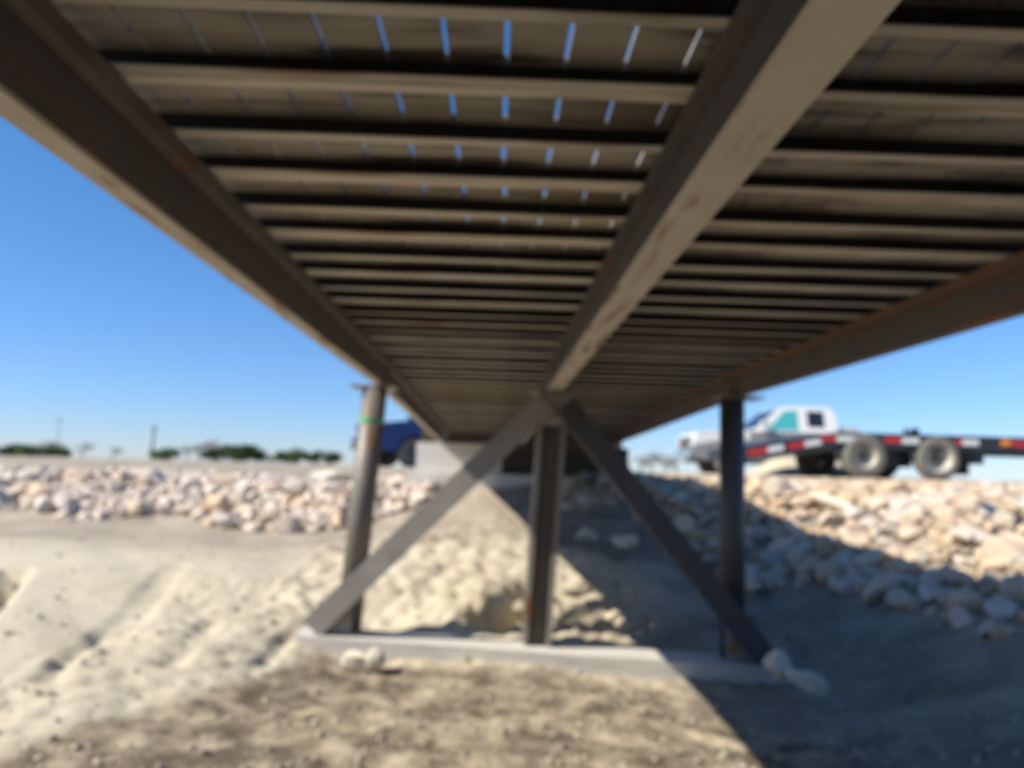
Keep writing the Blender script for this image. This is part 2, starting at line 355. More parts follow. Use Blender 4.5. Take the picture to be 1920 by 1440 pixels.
# deck planks: lipped channels with a middle tee rib and two rows of slots
P = .485; DX0, DX1 = -.81, 1.74; SW = .0098
def plank_mesh():
    bm = bmesh.new(); zb, zw, th = 0, .043, .021
    box(bm, DX0, DX1, .002, .033, zb, zb + .004); box(bm, DX0, DX1, .0025, .0065, zb + .004, zw)
    box(bm, DX0, DX1, P - .033, P - .002, zb, zb + .004); box(bm, DX0, DX1, P - .0065, P - .0025, zb + .004, zw)
    box(bm, DX0, DX1, .235, .265, zb, zb + .004); box(bm, DX0, DX1, .248, .252, zb + .004, zw)
    rows = ((.098, .243), (.318, P - .008))
    ye = [.002, rows[0][0], rows[0][1], rows[1][0], rows[1][1], P - .002]
    for k in (0, 2, 4): box(bm, DX0, DX1, ye[k], ye[k + 1], zw, zw + th)
    n0 = math.ceil((DX0 + .03) / .111); n1 = math.floor((DX1 - .03) / .111)
    for k in (1, 3):
        x = DX0
        for j in range(n0, n1 + 1):
            xc = j * .111 + .002
            box(bm, x, xc - SW / 2, ye[k], ye[k + 1], zw, zw + th); x = xc + SW / 2
        box(bm, x, DX1, ye[k], ye[k + 1], zw, zw + th)
    for f in bm.faces:
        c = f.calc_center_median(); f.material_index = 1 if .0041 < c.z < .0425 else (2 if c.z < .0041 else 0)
    bmesh.ops.recalc_face_normals(bm, faces=bm.faces[:])
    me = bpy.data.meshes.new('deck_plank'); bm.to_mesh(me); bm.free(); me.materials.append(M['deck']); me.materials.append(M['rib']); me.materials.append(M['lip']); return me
pm = plank_mesh(); ROW0 = 1.378
k0 = math.ceil((YN - ROW0) / P); k1 = math.floor((YF - ROW0) / P)
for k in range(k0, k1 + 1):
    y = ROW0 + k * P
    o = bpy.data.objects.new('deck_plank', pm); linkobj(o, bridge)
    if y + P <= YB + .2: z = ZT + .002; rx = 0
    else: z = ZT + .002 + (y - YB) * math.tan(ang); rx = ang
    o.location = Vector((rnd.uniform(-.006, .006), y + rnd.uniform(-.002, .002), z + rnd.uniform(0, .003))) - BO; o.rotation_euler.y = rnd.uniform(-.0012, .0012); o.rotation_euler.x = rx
# bent
def local(p): return Vector(p) - BO
PT = [(-.815, 5.2), (.40, 5.25), (1.632, 5.25)]
PBs = [(-.925, 5.26, -1.07), (.318, 5.26, -1.13), (1.632, 5.26, -1.20)]
for i, ((tx_, ty_), pb) in enumerate(zip(PT, PBs)):
    bm = bmesh.new()
    if i != 1:
        tube(bm, local(pb), local((tx_, ty_, ZB - .014)), .083, n=32)
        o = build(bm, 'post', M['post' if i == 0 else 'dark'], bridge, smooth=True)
        o.data.polygons[-1].use_smooth = False; o.data.polygons[-2].use_smooth = False
        o['label'] = 'round pipe post with a green band near its top' if i == 0 else 'round pipe post in the bridge shade'
        if i == 0:
            bm = bmesh.new(); a = Vector(pb); b = Vector((tx_, ty_, ZB - .014)); d = b - a
            t0 = (.365 - .52 - a.z) / d.z * 1.0
            za, zb_ = .285, .328
            tube(bm, local(a + d * ((za - a.z) / d.z)), local(a + d * ((zb_ - a.z) / d.z)), .0855, n=32)
            build(bm, 'green_band', M['green'], o, smooth=False)
    else:
        a = local(pb); b = local((tx_, ty_, ZB - .014)); d = (b - a)
        rot = d.to_track_quat('Z', 'Y').to_matrix().to_4x4(); Mx = Matrix.Translation(a) @ rot
        # rotate so the open side of the H faces the camera
        yax = Mx.to_3x3() @ Vector((0, 1, 0)); xang = math.atan2(yax.x, yax.y); Mx = Mx @ Matrix.Rotation(xang, 4, 'Z')
        L = d.length
        box(bm, -.095, -.062, -.08, .08, 0, L, Mx); box(bm, .062, .095, -.08, .08, 0, L, Mx); box(bm, -.062, .062, -.005, .005, 0, L, Mx)
        for k_, f in enumerate(bm.faces): f.material_index = 1 if k_ >= 12 else 0
        o = build(bm, 'post', [M['post2'], M['web']], bridge); o['label'] = 'H section middle post standing on the sill beam'
    bm = bmesh.new(); cx = GX[i] + (-.07, 0, .03)[i]; box(bm, cx - .15, cx + .15, 5.12, 5.38, ZB - .013, ZB - .001)
    o = build(bm, 'cap_plate', M['brace'], bridge); o.location = -BO
def angle_brace(p, q, w1, w2, name, mt='brace'):
    """flat face towards the camera, w1 wide, with a return leg w2 deep"""
    p, q = Vector(p), Vector(q); d = (q - p).normalized(); n = Vector((0, -1, 0)); s = d.cross(n).normalized(); n = s.cross(d).normalized()
    Mx = Matrix((( *s, 0), (*d, 0), (*n, 0), (0, 0, 0, 1))).transposed(); Mx.translation = local(p); L = (q - p).length
    bm = bmesh.new(); box(bm, -w1 / 2, w1 / 2, 0, L, 0, .009, Mx); box(bm, -w1 / 2, -w1 / 2 + .009, 0, L, -w2, 0, Mx); box(bm, w1 / 2 - .009, w1 / 2, 0, L, -w2, 0, Mx)
    return build(bm, name, M[mt], bridge)
angle_brace((-1.13, 5.07, -1.04), (.34, 5.12, .46), .15, .06, 'brace')
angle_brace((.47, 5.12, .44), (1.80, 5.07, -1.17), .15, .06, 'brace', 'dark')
for gx_, gz_ in ((-1.0, -1.0), (.405, .40), (1.66, -1.1)):
    bm = bmesh.new(); box(bm, gx_ - .11, gx_ + .11, 5.135, 5.147, gz_ - .10, gz_ + .12)
    for bx_ in (-.06, .06):
        tube(bm, (gx_ + bx_, 5.134, gz_ + .02), (gx_ + bx_, 5.12, gz_ + .02), .014, n=6)
    o = build(bm, 'gusset_plate', M['brace'], bridge); o.location = -BO
# transverse cap brace between girders at the far end: diaphragm
bm = bmesh.new(); box(bm, GX[0] + .06, GX[2] - .06, YF - .12, YF - .11, ZB - DROP, ZT - DROP - .01)
o = build(bm, 'end_diaphragm', M['girder'], bridge); o.location = -BO

bm = bmesh.new(); box(bm, 1.66, 1.72, 5.28, 5.34, ZT + .087, 2.0); box(bm, 1.665, 1.715, 5.05, 5.85, 2.002, 2.06)
o = build(bm, 'stanchion', M['girder'], bridge); o.location = -BO

# sill beam under the posts
a = Vector((-1.22, 5.18, -1.075)); b = Vector((1.93, 5.18, -1.215)); d = b - a
sill = empty('sill_beam', (0, 5.18, -1.25), 'long whitish timber sill beam lying under the bridge posts', 'timber beam')
rx = math.atan2(-d.z, d.x)
for nm, y0, y1, zt in (('timber', -.16, .155, 0),):
    bm = bmesh.new(); L = d.length; n = 24
    for q in range(n):
        pass
    box(bm, 0, L, y0, y1, -.19, zt)
    bmesh.ops.subdivide_edges(bm, edges=[e for e in bm.edges if e.calc_length() > 1], cuts=24, use_grid_fill=True)
    for v in bm.verts: v.co += Vector((0, .006 * mn.noise((v.co.x * 2, v.co.z * 9, 1)), .007 * mn.noise((v.co.x * 1.5, 2, v.co.y * 5))))
    o = build(bm, nm, M['timber'], sill, bevel=0); o.location = a - Vector((0, 5.18, -1.25)); o.rotation_euler.y = rx

# abutments
def abutment(name, label, x0, x1, y0, y1, z0, z1):
    e = empty(name, ((x0 + x1) / 2, (y0 + y1) / 2, z0), label, 'abutment')
    bm = bmesh.new(); w_ = (x1 - x0) / 2; dd = (y1 - y0) / 2
    box(bm, -w_, w_ if y0 < 0 else -w_ + 1.25, -dd, dd, 0, z1 - z0); build(bm, 'bearing_block', M['abutment_shade' if y0 < 0 else 'concrete'], e, bevel=.015)
    if y0 > 0:      # bridge shade put in as stacked dark pieces right of the block
        for j in range(4):
            h_ = (z1 - z0) / 4
            bm = bmesh.new(); box(bm, -w_ + 1.27, w_, -dd + .01 * (j % 2), dd, j * h_ + .004, (j + 1) * h_ - .006); build(bm, 'shade_block', M['abutment_shade'], e, bevel=.012)
    bm = bmesh.new(); by = dd if y0 > 0 else -dd; box(bm, -w_, w_, min(by * .45, by * 1.9), max(by * .45, by * 1.9), .01, z1 - z0 + .255); build(bm, 'back_wall', M['abutment_shade'], e, bevel=.015)
    bm = bmesh.new(); box(bm, -w_ - .12, w_ + .12, -dd - .22, dd, -.3, .25)
    build(bm, 'footing', M['abutment_shade' if y0 < 0 else 'concrete'], e, bevel=.02)
    return e
abutment('concrete_abutment', 'pale concrete block carrying the far end of the footbridge', -1.13, 1.98, 11.3, 12.1, -.32, ZB - DROP - .004)
abutment('unseen_near_abutment', 'unseen near abutment block behind the viewer, darkened to cut bounce light', -1.1, 2.0, -3.3, -2.55, -.5, ZB - .004)  # near abutment is unseen; dark tone added to cut bounce from behind

# ------------------------------------------------------------------ rocks
def rock_mesh(seed, sub=2, flat=.75):
    r = random.Random(seed); bm = bmesh.new(); bmesh.ops.create_icosphere(bm, subdivisions=sub, radius=1)
    planes = [(Vector((r.uniform(-1, 1), r.uniform(-1, 1), r.uniform(-1, 1))).normalized(), r.uniform(.42, .78)) for _ in range(11)]
    for v in bm.verts:
        for n_, dd in planes:
            s = v.co.dot(n_) - dd
            if s > 0: v.co -= n_ * s * .92
        v.co *= 1 + .10 * mn.noise(v.co * 1.8 + Vector((seed * 3.1, 0, 0))) + .05 * mn.noise(v.co * 5 + Vector((seed, 2, 0)))
        v.co.z *= flat
    me = bpy.data.meshes.new('boulder'); bmesh.ops.recalc_face_normals(bm, faces=bm.faces[:]); bm.to_mesh(me); bm.free(); me.materials.append(M['rock'])
    return me
RM = [rock_mesh(i, 2, .6 + .3 * random.Random(i).random()) for i in range(14)]
def pix(p):
    c = p[0] * vX + p[1] * vY + p[2] * vZ
    return 960 + F_PX * c[0] / -c[2], 720 - F_PX * c[1] / -c[2]
rocks = []      # x, y, r, zone
def scatter(n, fx, fy, frad, ok, pack=.62):
    cell = {}
    for _ in range(n):
        x, y, r = fx(), fy(), frad()
        if not ok(x, y): continue
        k = (int(x // .5), int(y // .5)); good = True
        for a_ in (-1, 0, 1):
            for b_ in (-1, 0, 1):
                for (x2, y2, r2) in cell.get((k[0] + a_, k[1] + b_), ()):
                    if (x - x2) ** 2 + (y - y2) ** 2 < ((r + r2) * pack) ** 2: good = False; break
                if not good: break
            if not good: break
        if good: cell.setdefault(k, []).append((x, y, r)); yield x, y, r
def left_ok(x, y):
    lo = 9.35 + .35 * math.sin(x * 1.1) + .2 * math.sin(x * 2.7); hi = 12.35 + .12 * math.sin(x * 2)
    if x > -1.9: lo += (x + 1.9) * 1.2
    if x < -5.2: lo += .5
    return lo < y < hi
Lk = list(scatter(9000, lambda: rnd.uniform(-9.5, -.9), lambda: rnd.uniform(9, 12.7), lambda: rnd.choice([.09, .11, .14, .18, .23]) * rnd.uniform(.85, 1.15), left_ok))
def right_ok(x, y):
    z = float(base_h([x], [y])[0]); u, v = pix((x, y, z))
    if v < 893 + (u - 1600) * .01 and y > 12.5: return False
    lo = (1.95 if y < 8.5 else 1.72) + max(0, (7 - y)) * .35 + .15 * math.sin(y * 2.1)
    lim = -.93 + .05 * math.sin(x * 5)
    return x > lo and z > lim and z < .0 and y < 12.6 or (x > 2.0 and 9.5 < y < 11.9 and z > -.4 and x < 6) or (1.0 + .1 * math.sin(y * 7) < x < 2.3 and 9.3 < y < 11.15)
Rk = list(scatter(9000, lambda: rnd.uniform(.9, 8), lambda: rnd.uniform(3.6, 12.6), lambda: rnd.choice([.07, .09, .11, .13, .16]) * rnd.uniform(.85, 1.15), right_ok, .58))
for (x, y, r) in Lk: rocks.append((x, y, r, 'L'))
for (x, y, r) in Rk: rocks.append((x, y, r, 'R'))
info = []
for (x, y, r, zn) in rocks:
    z = float(base_h([x], [y])[0]); u, v = pix((x, y, z)); vis = -40 < u < 1960 and 700 < v < 1480
    info.append(((r / y if vis else 0), x, y, z, r, zn, u, v, vis))
info.sort(key=lambda t: -t[0])
nvis = sum(1 for t in info if t[8]); print('rocks', len(info), 'visible', nvis, 'L', len(Lk), 'R', len(Rk))
stuff = {'L': ([], []), 'R': ([], [])}
def mesh_arrays(me):
    v = np.empty(len(me.vertices) * 3); me.vertices.foreach_get('co', v); return v.reshape(-1, 3), [list(p.vertices) for p in me.polygons]
RA = [mesh_arrays(m) for m in RM]
_b = bmesh.new(); bmesh.ops.create_icosphere(_b, subdivisions=1, radius=1); _m = bpy.data.meshes.new('chip'); _b.to_mesh(_m); _b.free(); CHIP = mesh_arrays(_m)
def add_stuff(key, arr, Mx):
    V_, F_ = stuff[key]; A = np.array(Mx); n0 = stuffn[key]
    V_.append(arr[0] @ A[:3, :3].T + A[:3, 3]); F_ += [[i + n0 for i in f] for f in arr[1]]; stuffn[key] += len(arr[0])
stuffn = {'L': 0, 'R': 0}
def rot_scale(o_or_none, x, y, z, r, rr):
    s = Vector((r * rr.uniform(.9, 1.35), r * rr.uniform(.85, 1.15), r * rr.uniform(.8, 1.1)))
    R = Matrix.Rotation(rr.uniform(0, 6.28), 4, 'Z') @ Matrix.Rotation(rr.uniform(-.5, .5), 4, 'X') @ Matrix.Rotation(rr.uniform(-.5, .5), 4, 'Y')
    zc = min(z + r * rr.uniform(.15, .5), (.02 if x > 0 else -.12) - r * .8)
    return Matrix.Translation((x, y, zc)) @ R @ Matrix.Diagonal((*s, 1))
for i, (a_, x, y, z, r, zn, u, v, vis) in enumerate(info):
    rr = random.Random(i * 7 + 1); Mx = rot_scale(None, x, y, z, r, rr); src_me = RM[i % len(RM)]
    if i < 285:
        o = bpy.data.objects.new('boulder', src_me); linkobj(o); o.matrix_world = Mx
        size = 'large' if r > .16 else ('mid sized' if r > .11 else 'small')
        if zn == 'L':
            row = 'top rows' if v < 905 else ('middle' if v < 945 else 'foot')
            col = 'at left photo edge' if u < 200 else ('below the utility pole' if u < 420 else ('left of the green banded post' if u < 660 else 'right of the green banded post'))
            lb = f'{size} boulder, {row} of the left riprap, {col}'
            gp = f'{size} boulders, {row} of the left bank, {col}'
        else:
            lit = 'sunlit' if x > 2.52 - z + .1 else 'shaded'
            col = ('left of the shaded pipe post' if u < 1345 else ('below the silver pickup' if u < 1560 else ('below the trailer wheels' if u < 1810 else 'at right photo edge')))
            row = 'near top' if v < 950 else ('halfway down' if v < 1040 else 'near foot')
            lb = f'{size} {lit} boulder {row} of right bank, {col}'
            gp = f'{size} {lit} boulders {row} of the right bank, {col}'
        tag(o, lb, 'boulder', gp)
    elif vis or i % 2 == 0:
        add_stuff(zn, RA[i % len(RM)], Mx)
for key, nm in (('L', 'left'), ('R', 'right')):
    rr = random.Random(3 if key == 'L' else 77777)
    for j in range(2200):       # chips between the boulders
        if key == 'L': x, y = rr.uniform(-9.5, -.9), rr.uniform(9.2, 12.5); ok = left_ok(x, y)
        else: x, y = rr.uniform(1.0, 8), rr.uniform(4, 12.4); ok = right_ok(x, y)
        if not ok: continue
        r = rr.uniform(.03, .07); Mx = rot_scale(None, x, y, float(base_h([x], [y])[0]), r, rr)
        jit = np.array([[rr.uniform(.75, 1.15)] for _ in range(len(CHIP[0]))])
        add_stuff(key, (CHIP[0] * jit, CHIP[1]), Mx)
    me = bpy.data.meshes.new('riprap_rubble'); me.from_pydata(np.concatenate(stuff[key][0]).tolist(), [], stuff[key][1]); me.materials.append(M['rock'])
    tag(linkobj(bpy.data.objects.new('riprap_rubble', me)), 'smaller limestone rubble filling the ' + nm + ' riprap bank', 'rubble', kind='stuff')
def special(px, py, Y, size, label, rz=0, tilt=0, seed=3, name='boulder'):
    p = at(px, py, Y); o = bpy.data.objects.new(name, RM[seed]); linkobj(o); o.location = p; o.scale = size; o.rotation_euler = (0, tilt, rz)
    if size[2] < .2: o.data = o.data.copy(); o.data.materials[0] = M['white_rock']
    return tag(o, label, 'boulder')
special(618, 893, 10.2, (.40, .3, .17), 'broad flat white boulder at the top of the riprap just left of the left post', .1, .05, 1)
special(668, 1238, 4.8, (.10, .08, .075), 'small cream stone wedged under the left end of the sill beam', .4, 0, 2)
special(708, 1233, 4.8, (.09, .08, .095), 'rounder cream stone touching the sill beam, right one of the pair', 1.1, 0, 5)
special(1462, 1250, 4.8, (.14, .12, .17), 'upright white rock against the right end of the sill beam', .5, .2, 7)
special(1522, 1278, 4.6, (.165, .12, .10), 'low white rock lying right of the upright rock by the sill beam', .1, .35, 4)
special(1168, 1015, 7.1, (.17, .15, .13), 'lone grey boulder in the shade behind the right brace', .8, 0, 8)
special(1100, 1002, 7.6, (.13, .11, .12), 'small grey boulder in the shade right of the middle post', 0, 0, 9)
special(1700, 955, 8.0, (.50, .4, .24), 'largest slab boulder, sunlit, just below the trailer wheels', .3, .1, 10)
special(1560, 945, 8.2, (.42, .3, .15), 'long tilted sunlit slab left of the largest slab on the right bank', -.2, .35, 11)
special(290, 893, 12.0, (.32, .2, .16), 'wide square tan boulder in the top row left of the bridge', 0, 0, 6)

# broken soil slabs on the eroded bank behind the sill
for px, py, Y, size, lb, rz_, tl, sd_ in ((898, 1118, 5.75, (.17, .12, .17), 'broken sandy soil slab left of the middle post, dark hollow at its right', -.5, .3, 2),
    (1100, 1092, 6.1, (.22, .14, .13), 'upper sandy soil slab right of the middle post base', .2, -.35, 5), (1085, 1148, 5.65, (.20, .10, .07), 'thin lower soil slab under the upper one right of the middle post', .1, -.3, 9),
    (975, 1140, 5.7, (.09, .08, .09), 'small soil lump against the left side of the middle post base', 0, 0, 7), (1165, 1165, 5.6, (.11, .10, .08), 'soil slab at the edge of the bridge shadow behind the sill', .6, 0, 12)):
    o = special(px, py, Y, size, lb, rz_, tl, sd_, 'soil_slab'); o.data = o.data.copy(); o.data.materials[0] = M['slab']; o['category'] = 'rock'  # soil slabs on boulder meshes, sharing the rock category
# gravel and clods over the creek bed
bm = bmesh.new()
ico = bmesh.new(); bmesh.ops.create_icosphere(ico, subdivisions=1, radius=1); iv = [v.co.copy() for v in ico.verts]; ifc = [[v.index for v in f.verts] for f in ico.faces]; ico.free()
GV, GF = [], []
rr = random.Random(5); pts = []
for j in range(5000):
    t = rr.random()
    y = 1.9 + 6.5 * t ** 1.3; x = (rr.uniform(-.75, .78)) * y
    if x < -.9 and rr.random() < .6 and y > 3.2: continue
    pts.append((x, y))
hz = height([p[0] for p in pts], [p[1] for p in pts])
for (x, y), z in zip(pts, hz):
    r = rr.choice([.005, .006, .007, .009, .012, .017]) * rr.uniform(.7, 1.3); n0 = len(GV); R = Matrix.Rotation(rr.uniform(0, 6.28), 3, Vector((rr.random(), rr.random(), rr.random() + .1)).normalized())
    for v in iv:
        q = R @ Vector((v.x * 1.2, v.y, v.z * .7)); q *= r * rr.uniform(.8, 1.15); GV.append((x + q.x, y + q.y, z + q.z + r * .2))
    GF += [[a_ + n0 for a_ in f] for f in ifc]
bm.free(); me = bpy.data.meshes.new('gravel'); me.from_pydata(GV, [], GF); me.materials.append(M['stone'])
tag(linkobj(bpy.data.objects.new('gravel', me)), 'loose gravel and soil clods scattered over the creek bed', 'gravel', kind='stuff')

# ------------------------------------------------------------------ wheels and vehicles (side on, local x = along, -y = near side)
def wheel(parent, x, y, z, R, w_, rim_r, side=-1, deep=.08, rm='rim'):
    """tyre is the part; rim and hub are its sub-parts"""
    s = side; bm = bmesh.new()
    lathe(bm, [(rim_r, 0), (rim_r * 1.06, s * .012), (R * .90, s * .02), (R * .985, -s * .02), (R, -s * .05), (R, -s * (w_ - .05)), (R * .93, -s * w_), (rim_r, -s * w_)], (0, 0, 0), n=40)
    ty = build(bm, 'tyre', M['tyre'], parent, smooth=True); ty.location = (x, y, z)
    bm = bmesh.new(); rg = lathe(bm, [(rim_r, s * .008), (rim_r * .93, s * .004), (rim_r * .88, -s * .02), (rim_r * .62, -s * deep), (rim_r * .45, -s * deep)], (0, 0, 0), n=40); bm.faces.new(rg[-1])
    build(bm, 'rim', M[rm], ty, smooth=False)
    bm = bmesh.new(); rg = lathe(bm, [(rim_r * .45, -s * (deep - .004)), (rim_r * .42, -s * (deep - .03)), (rim_r * .2, -s * (deep - .05))], (0, 0, 0), n=20); bm.faces.new(rg[-1])
    build(bm, 'hub', M['hub'], ty)
    return ty
def pickup(name, loc, rz, paint, label, glass_front, scale=1.0, dark_bed=False):
    """nose towards -x, length 5.9 m"""
    v = empty(name, loc, label, 'pickup truck', rz=rz); v.scale = (scale,) * 3
    hw = .98
    def arch(cx, r=.47, z0=.42, n=9):
        return [(cx - r * math.cos(t), z0 + r * math.sin(t)) for t in [math.pi * i / (n - 1) for i in range(n)]]
    prof = [(0, .50), (0.04, .95), (.10, 1.12), (.55, 1.22), (1.55, 1.27), (1.62, 1.20), (3.98, 1.20), (3.98, .42)]
    low = arch(.98)
    prof = [(.03, .48), (.0, .62), (.03, 1.0), (.12, 1.15), (.55, 1.22), (1.55, 1.26), (1.62, 1.22), (3.95, 1.22), (3.95, .42)] + arch(.98)[::-1]
    bm = bmesh.new(); prism(bm, prof, -hw, hw); build(bm, 'body', M['silver_shaded' if paint == 'silver' else paint], v, bevel=.035)
    bm = bmesh.new(); prism(bm, [(-.012, .82), (.02, 1.02), (.115, 1.165), (.55, 1.238), (1.52, 1.278), (1.52, 1.0), (.5, .93)], -hw - .006, hw + .006); build(bm, 'hood', M['silver_sunlit' if paint == 'silver' else paint], v, bevel=.03)
    # greenhouse: narrower at the top
    bm = bmesh.new(); low_p = [(1.60, 1.225), (2.42, 1.90), (2.62, 1.95), (3.70, 1.95), (3.90, 1.80), (3.95, 1.225)]
    prism(bm, low_p, -hw + .03, hw - .03)
    for q in bm.verts: q.co.y *= 1 - .20 * max(0, (q.co.z - 1.225)) / .73
    cab = build(bm, 'cab', M['silver_sunlit' if paint == 'silver' else paint], v, bevel=.05)
    def yat(z): return (hw - .03) * (1 - .20 * (z - 1.225) / .73)
    for s in (-1, 1):
        for nm, quad, mt in (('side_window', [(1.98, 1.27), (2.50, 1.80), (2.86, 1.84), (2.86, 1.27)], glass_front), ('side_window', [(3.12, 1.38), (3.12, 1.82), (3.58, 1.82), (3.58, 1.38)], 'dark_glass')):
            bm = bmesh.new(); vs = [bm.verts.new((x, s * (yat(z) + .004), z)) for x, z in quad]; vs2 = [bm.verts.new((x, s * (yat(z) - .02), z)) for x, z in quad]
            bm.faces.new(vs); bm.faces.new(vs2[::-1])
            for i in range(4): bm.faces.new((vs[i], vs2[i], vs2[(i + 1) % 4], vs[(i + 1) % 4]))
            build(bm, nm, M[mt], cab)
        bm = bmesh.new(); box(bm, 2.93, 3.08, s * (hw + .008) - .01, s * (hw + .008) + .01, 1.08, 1.12); build(bm, 'door_handle', M['chrome'], v)
        bm = bmesh.new(); box(bm, 1.78, 1.96, s * (hw + .14) - .11, s * (hw + .14) + .11, 1.24, 1.50); build(bm, 'side_mirror', M[paint], v, bevel=.04)
        bm = bmesh.new(); box(bm, -.015, .12, s * .80 - .11, s * .80 + .11, .86, 1.0); build(bm, 'headlight', M['lamp'], v, bevel=.03)
    # windscreen
    bm = bmesh.new(); a_, b_ = (1.70, 1.31), (2.36, 1.855); nrm = Vector((-(b_[1] - a_[1]), 0, b_[0] - a_[0])).normalized() * .012
    vs = [bm.verts.new(Vector((x, y, z)) + nrm) for (x, y, z) in ((a_[0], -.82, a_[1]), (a_[0], .82, a_[1]), (b_[0], .70, b_[1]), (b_[0], -.70, b_[1]))]
    vs2 = [bm.verts.new(q.co - nrm * 2) for q in vs]; bm.faces.new(vs); bm.faces.new(vs2[::-1])
    for i in range(4): bm.faces.new((vs[i], vs2[i], vs2[(i + 1) % 4], vs[(i + 1) % 4]))
    build(bm, 'windscreen', M['dark_glass' if paint == 'silver' else 'dark_glass'], cab)
    bm = bmesh.new(); box(bm, -.06, .10, -.95, .95, .46, .70); build(bm, 'bumper', M['chrome' if paint == 'silver' else 'hub'], v, bevel=.03)
    bm = bmesh.new(); box(bm, -.02, .06, -.58, .58, .76, 1.06); build(bm, 'grille', M['hub'], v, bevel=.02)
    # bed
    bedp = [(3.99, .48), (3.99, 1.18), (5.85, 1.18), (5.85, .48)] + arch(4.75)[::-1]
    bm = bmesh.new(); prism(bm, bedp, -hw, hw)
    build(bm, 'bed', M['trailer' if dark_bed else paint], v, bevel=.03)
    bm = bmesh.new(); box(bm, .1, 5.7, -.45, .45, .36, .46); build(bm, 'chassis', M['trailer'], v)
    for x in (.98, 4.75):
        for s in (-1, 1): wheel(v, x, s * .96, .40, .40, .26, .24, s, .05, 'rim' if paint == 'silver' else 'hub')
    return v
# silver pickup beyond the trailer
p = at(1284, 893, 21.5)
sp_ = pickup('pickup_truck', (p.x, 21.5, gz(p.x, 21.5) - .0), .0, 'silver', 'silver crew cab pickup with turquoise front window behind the flatbed trailer', 'teal_glass', 1.0)
bm = bmesh.new(); box(bm, 4.05, 4.55, -.85, .85, 1.185, 1.42); build(bm, 'toolbox', M['silver'], sp_, bevel=.03)
# blue pickup by the far left corner of the bridge
p = at(684, 870, 27.4)
bp_ = pickup('truck', (p.x, 27.4, gz(p.x, 27.4)), math.radians(32), 'blue', 'big blue truck with dark bed parked nose towards us beyond the left post', 'dark_glass', 1.3, True)
bp_['category'] = 'truck'

# flatbed trailer
TY = 14.6
t0 = at(1393, 893, TY); gz0 = .02
tr = empty('flatbed_trailer', (t0.x, TY, gz0), 'black flatbed gooseneck trailer with red and white tape and sloping tail', 'trailer')
def X(px): return at(px, 893, TY).x - t0.x
def Z(px, py): return at(px, py, TY).z - gz0
zt = Z(1700, 814); zb = Z(1700, 842); knee = X(1572)
W = 2.4
bm = bmesh.new(); box(bm, knee + .004, 16.5, 0, W, zt - .05, zt); box(bm, knee + .004, 16.5, 0, .09, zb - .02, zt - .052); box(bm, knee + .004, 16.5, W - .09, W, zb - .02, zt - .052)
build(bm, 'deck', M['trailer'], tr)
zbeam = Z(1880, 851)
bm = bmesh.new()
for y in (.5, 1.6): box(bm, X(1812), 16.5, y, y + .16, zbeam, zt - .053)
build(bm, 'main_beam', M['trailer'], tr)
zt0, zb0 = Z(1395, 838), Z(1395, 862)
bm = bmesh.new(); prism(bm, [(0, zb0), (0, zt0), (knee, zt), (knee, zb)], 0, W); build(bm, 'dovetail', M['trailer'], tr)
# ramp teeth hanging below the dovetail
for j in range(14):
    x = .12 + j * (knee - .2) / 13; z = zb0 + (zb - zb0) * x / knee
    bm = bmesh.new(); box(bm, x - .02, x + .02, .02, .10, z - .06, z - .002); build(bm, 'ramp_cleat', M['post'], tr)
tapes = [(1402, 1440, 1478, 845, 841), (1470, 1510, 1542, 832, 829), (1538, 1570, 1608, 824, 822), (1660, 1693, 1726, 822, 822), (1795, 1806, 1838, 824, 824), (1898, 1975, 2010, 830, 831)]
for x0, x1, x2, y0, y1 in tapes:
    for xa, xb, mt, lb in ((x0, x1, 'tape_red', 'red reflective tape'), (x1, x2, 'tape_white', 'white reflective tape')):
        za = Z(xa, y0); zc = Z(xb, y1)
        if x2 < 1600:
            f = lambda px: zt0 + (zt - zt0) * (X(px) / knee) - .13 if X(px) < knee else zt - .13
            za, zc = f(xa), f(xb)
        else: za = zc = zt - .125
        bm = bmesh.new(); prism(bm, [(X(xa), za - .055), (X(xa), za + .055), (X(xb) - .003, zc + .055), (X(xb) - .003, zc - .055)], -.008, -.002)
        o = build(bm, 'reflective_tape', M[mt], tr); o['label'] = lb
bm = bmesh.new(); prism(bm, [(X(1880), zt - .17), (X(1880), zt - .05), (X(1896), zt - .05), (X(1896), zt - .17)], -.03, -.002); build(bm, 'marker_light', M['orange'], tr, bevel=.005)
for px, rimr in ((1624, .23), (1762, .27)):
    wheel(tr, X(px), -.02, .425, .425, .25, rimr, -1, .12)
    wheel(tr, X(px), W + .02, .425, .425, .25, .23, 1, .12)
    bm = bmesh.new(); tube(bm, (X(px), .2, .425), (X(px), W - .2, .425), .06); build(bm, 'axle', M['trailer'], tr)
bm = bmesh.new(); box(bm, X(1815), X(1815) + .03, .0, .5, .12, zb - .024); build(bm, 'mud_flap', M['trailer'], tr)
bm = bmesh.new(); box(bm, X(1828), X(1828) + .22, .05, .45, zb - .25, zb - .024); build(bm, 'step_box', M['trailer'], tr)
bm = bmesh.new(); box(bm, X(1655), X(1732), .42, .56, .24, zb - .024); build(bm, 'spring_hanger', M['trailer'], tr)
bm = bmesh.new(); tube(bm, (X(1716), .3, zt + .002), (X(1716), .3, zt + .13), .035, n=10); tube(bm, (X(1733), .22, zt + .07), (X(1733), .40, zt + .07), .066, n=14); build(bm, 'ratchet_winch', M['trailer'], tr)
bm = bmesh.new(); box(bm, 13.6, 13.75, .5, 1.9, .0, zt - .06); build(bm, 'landing_leg', M['trailer'], tr)

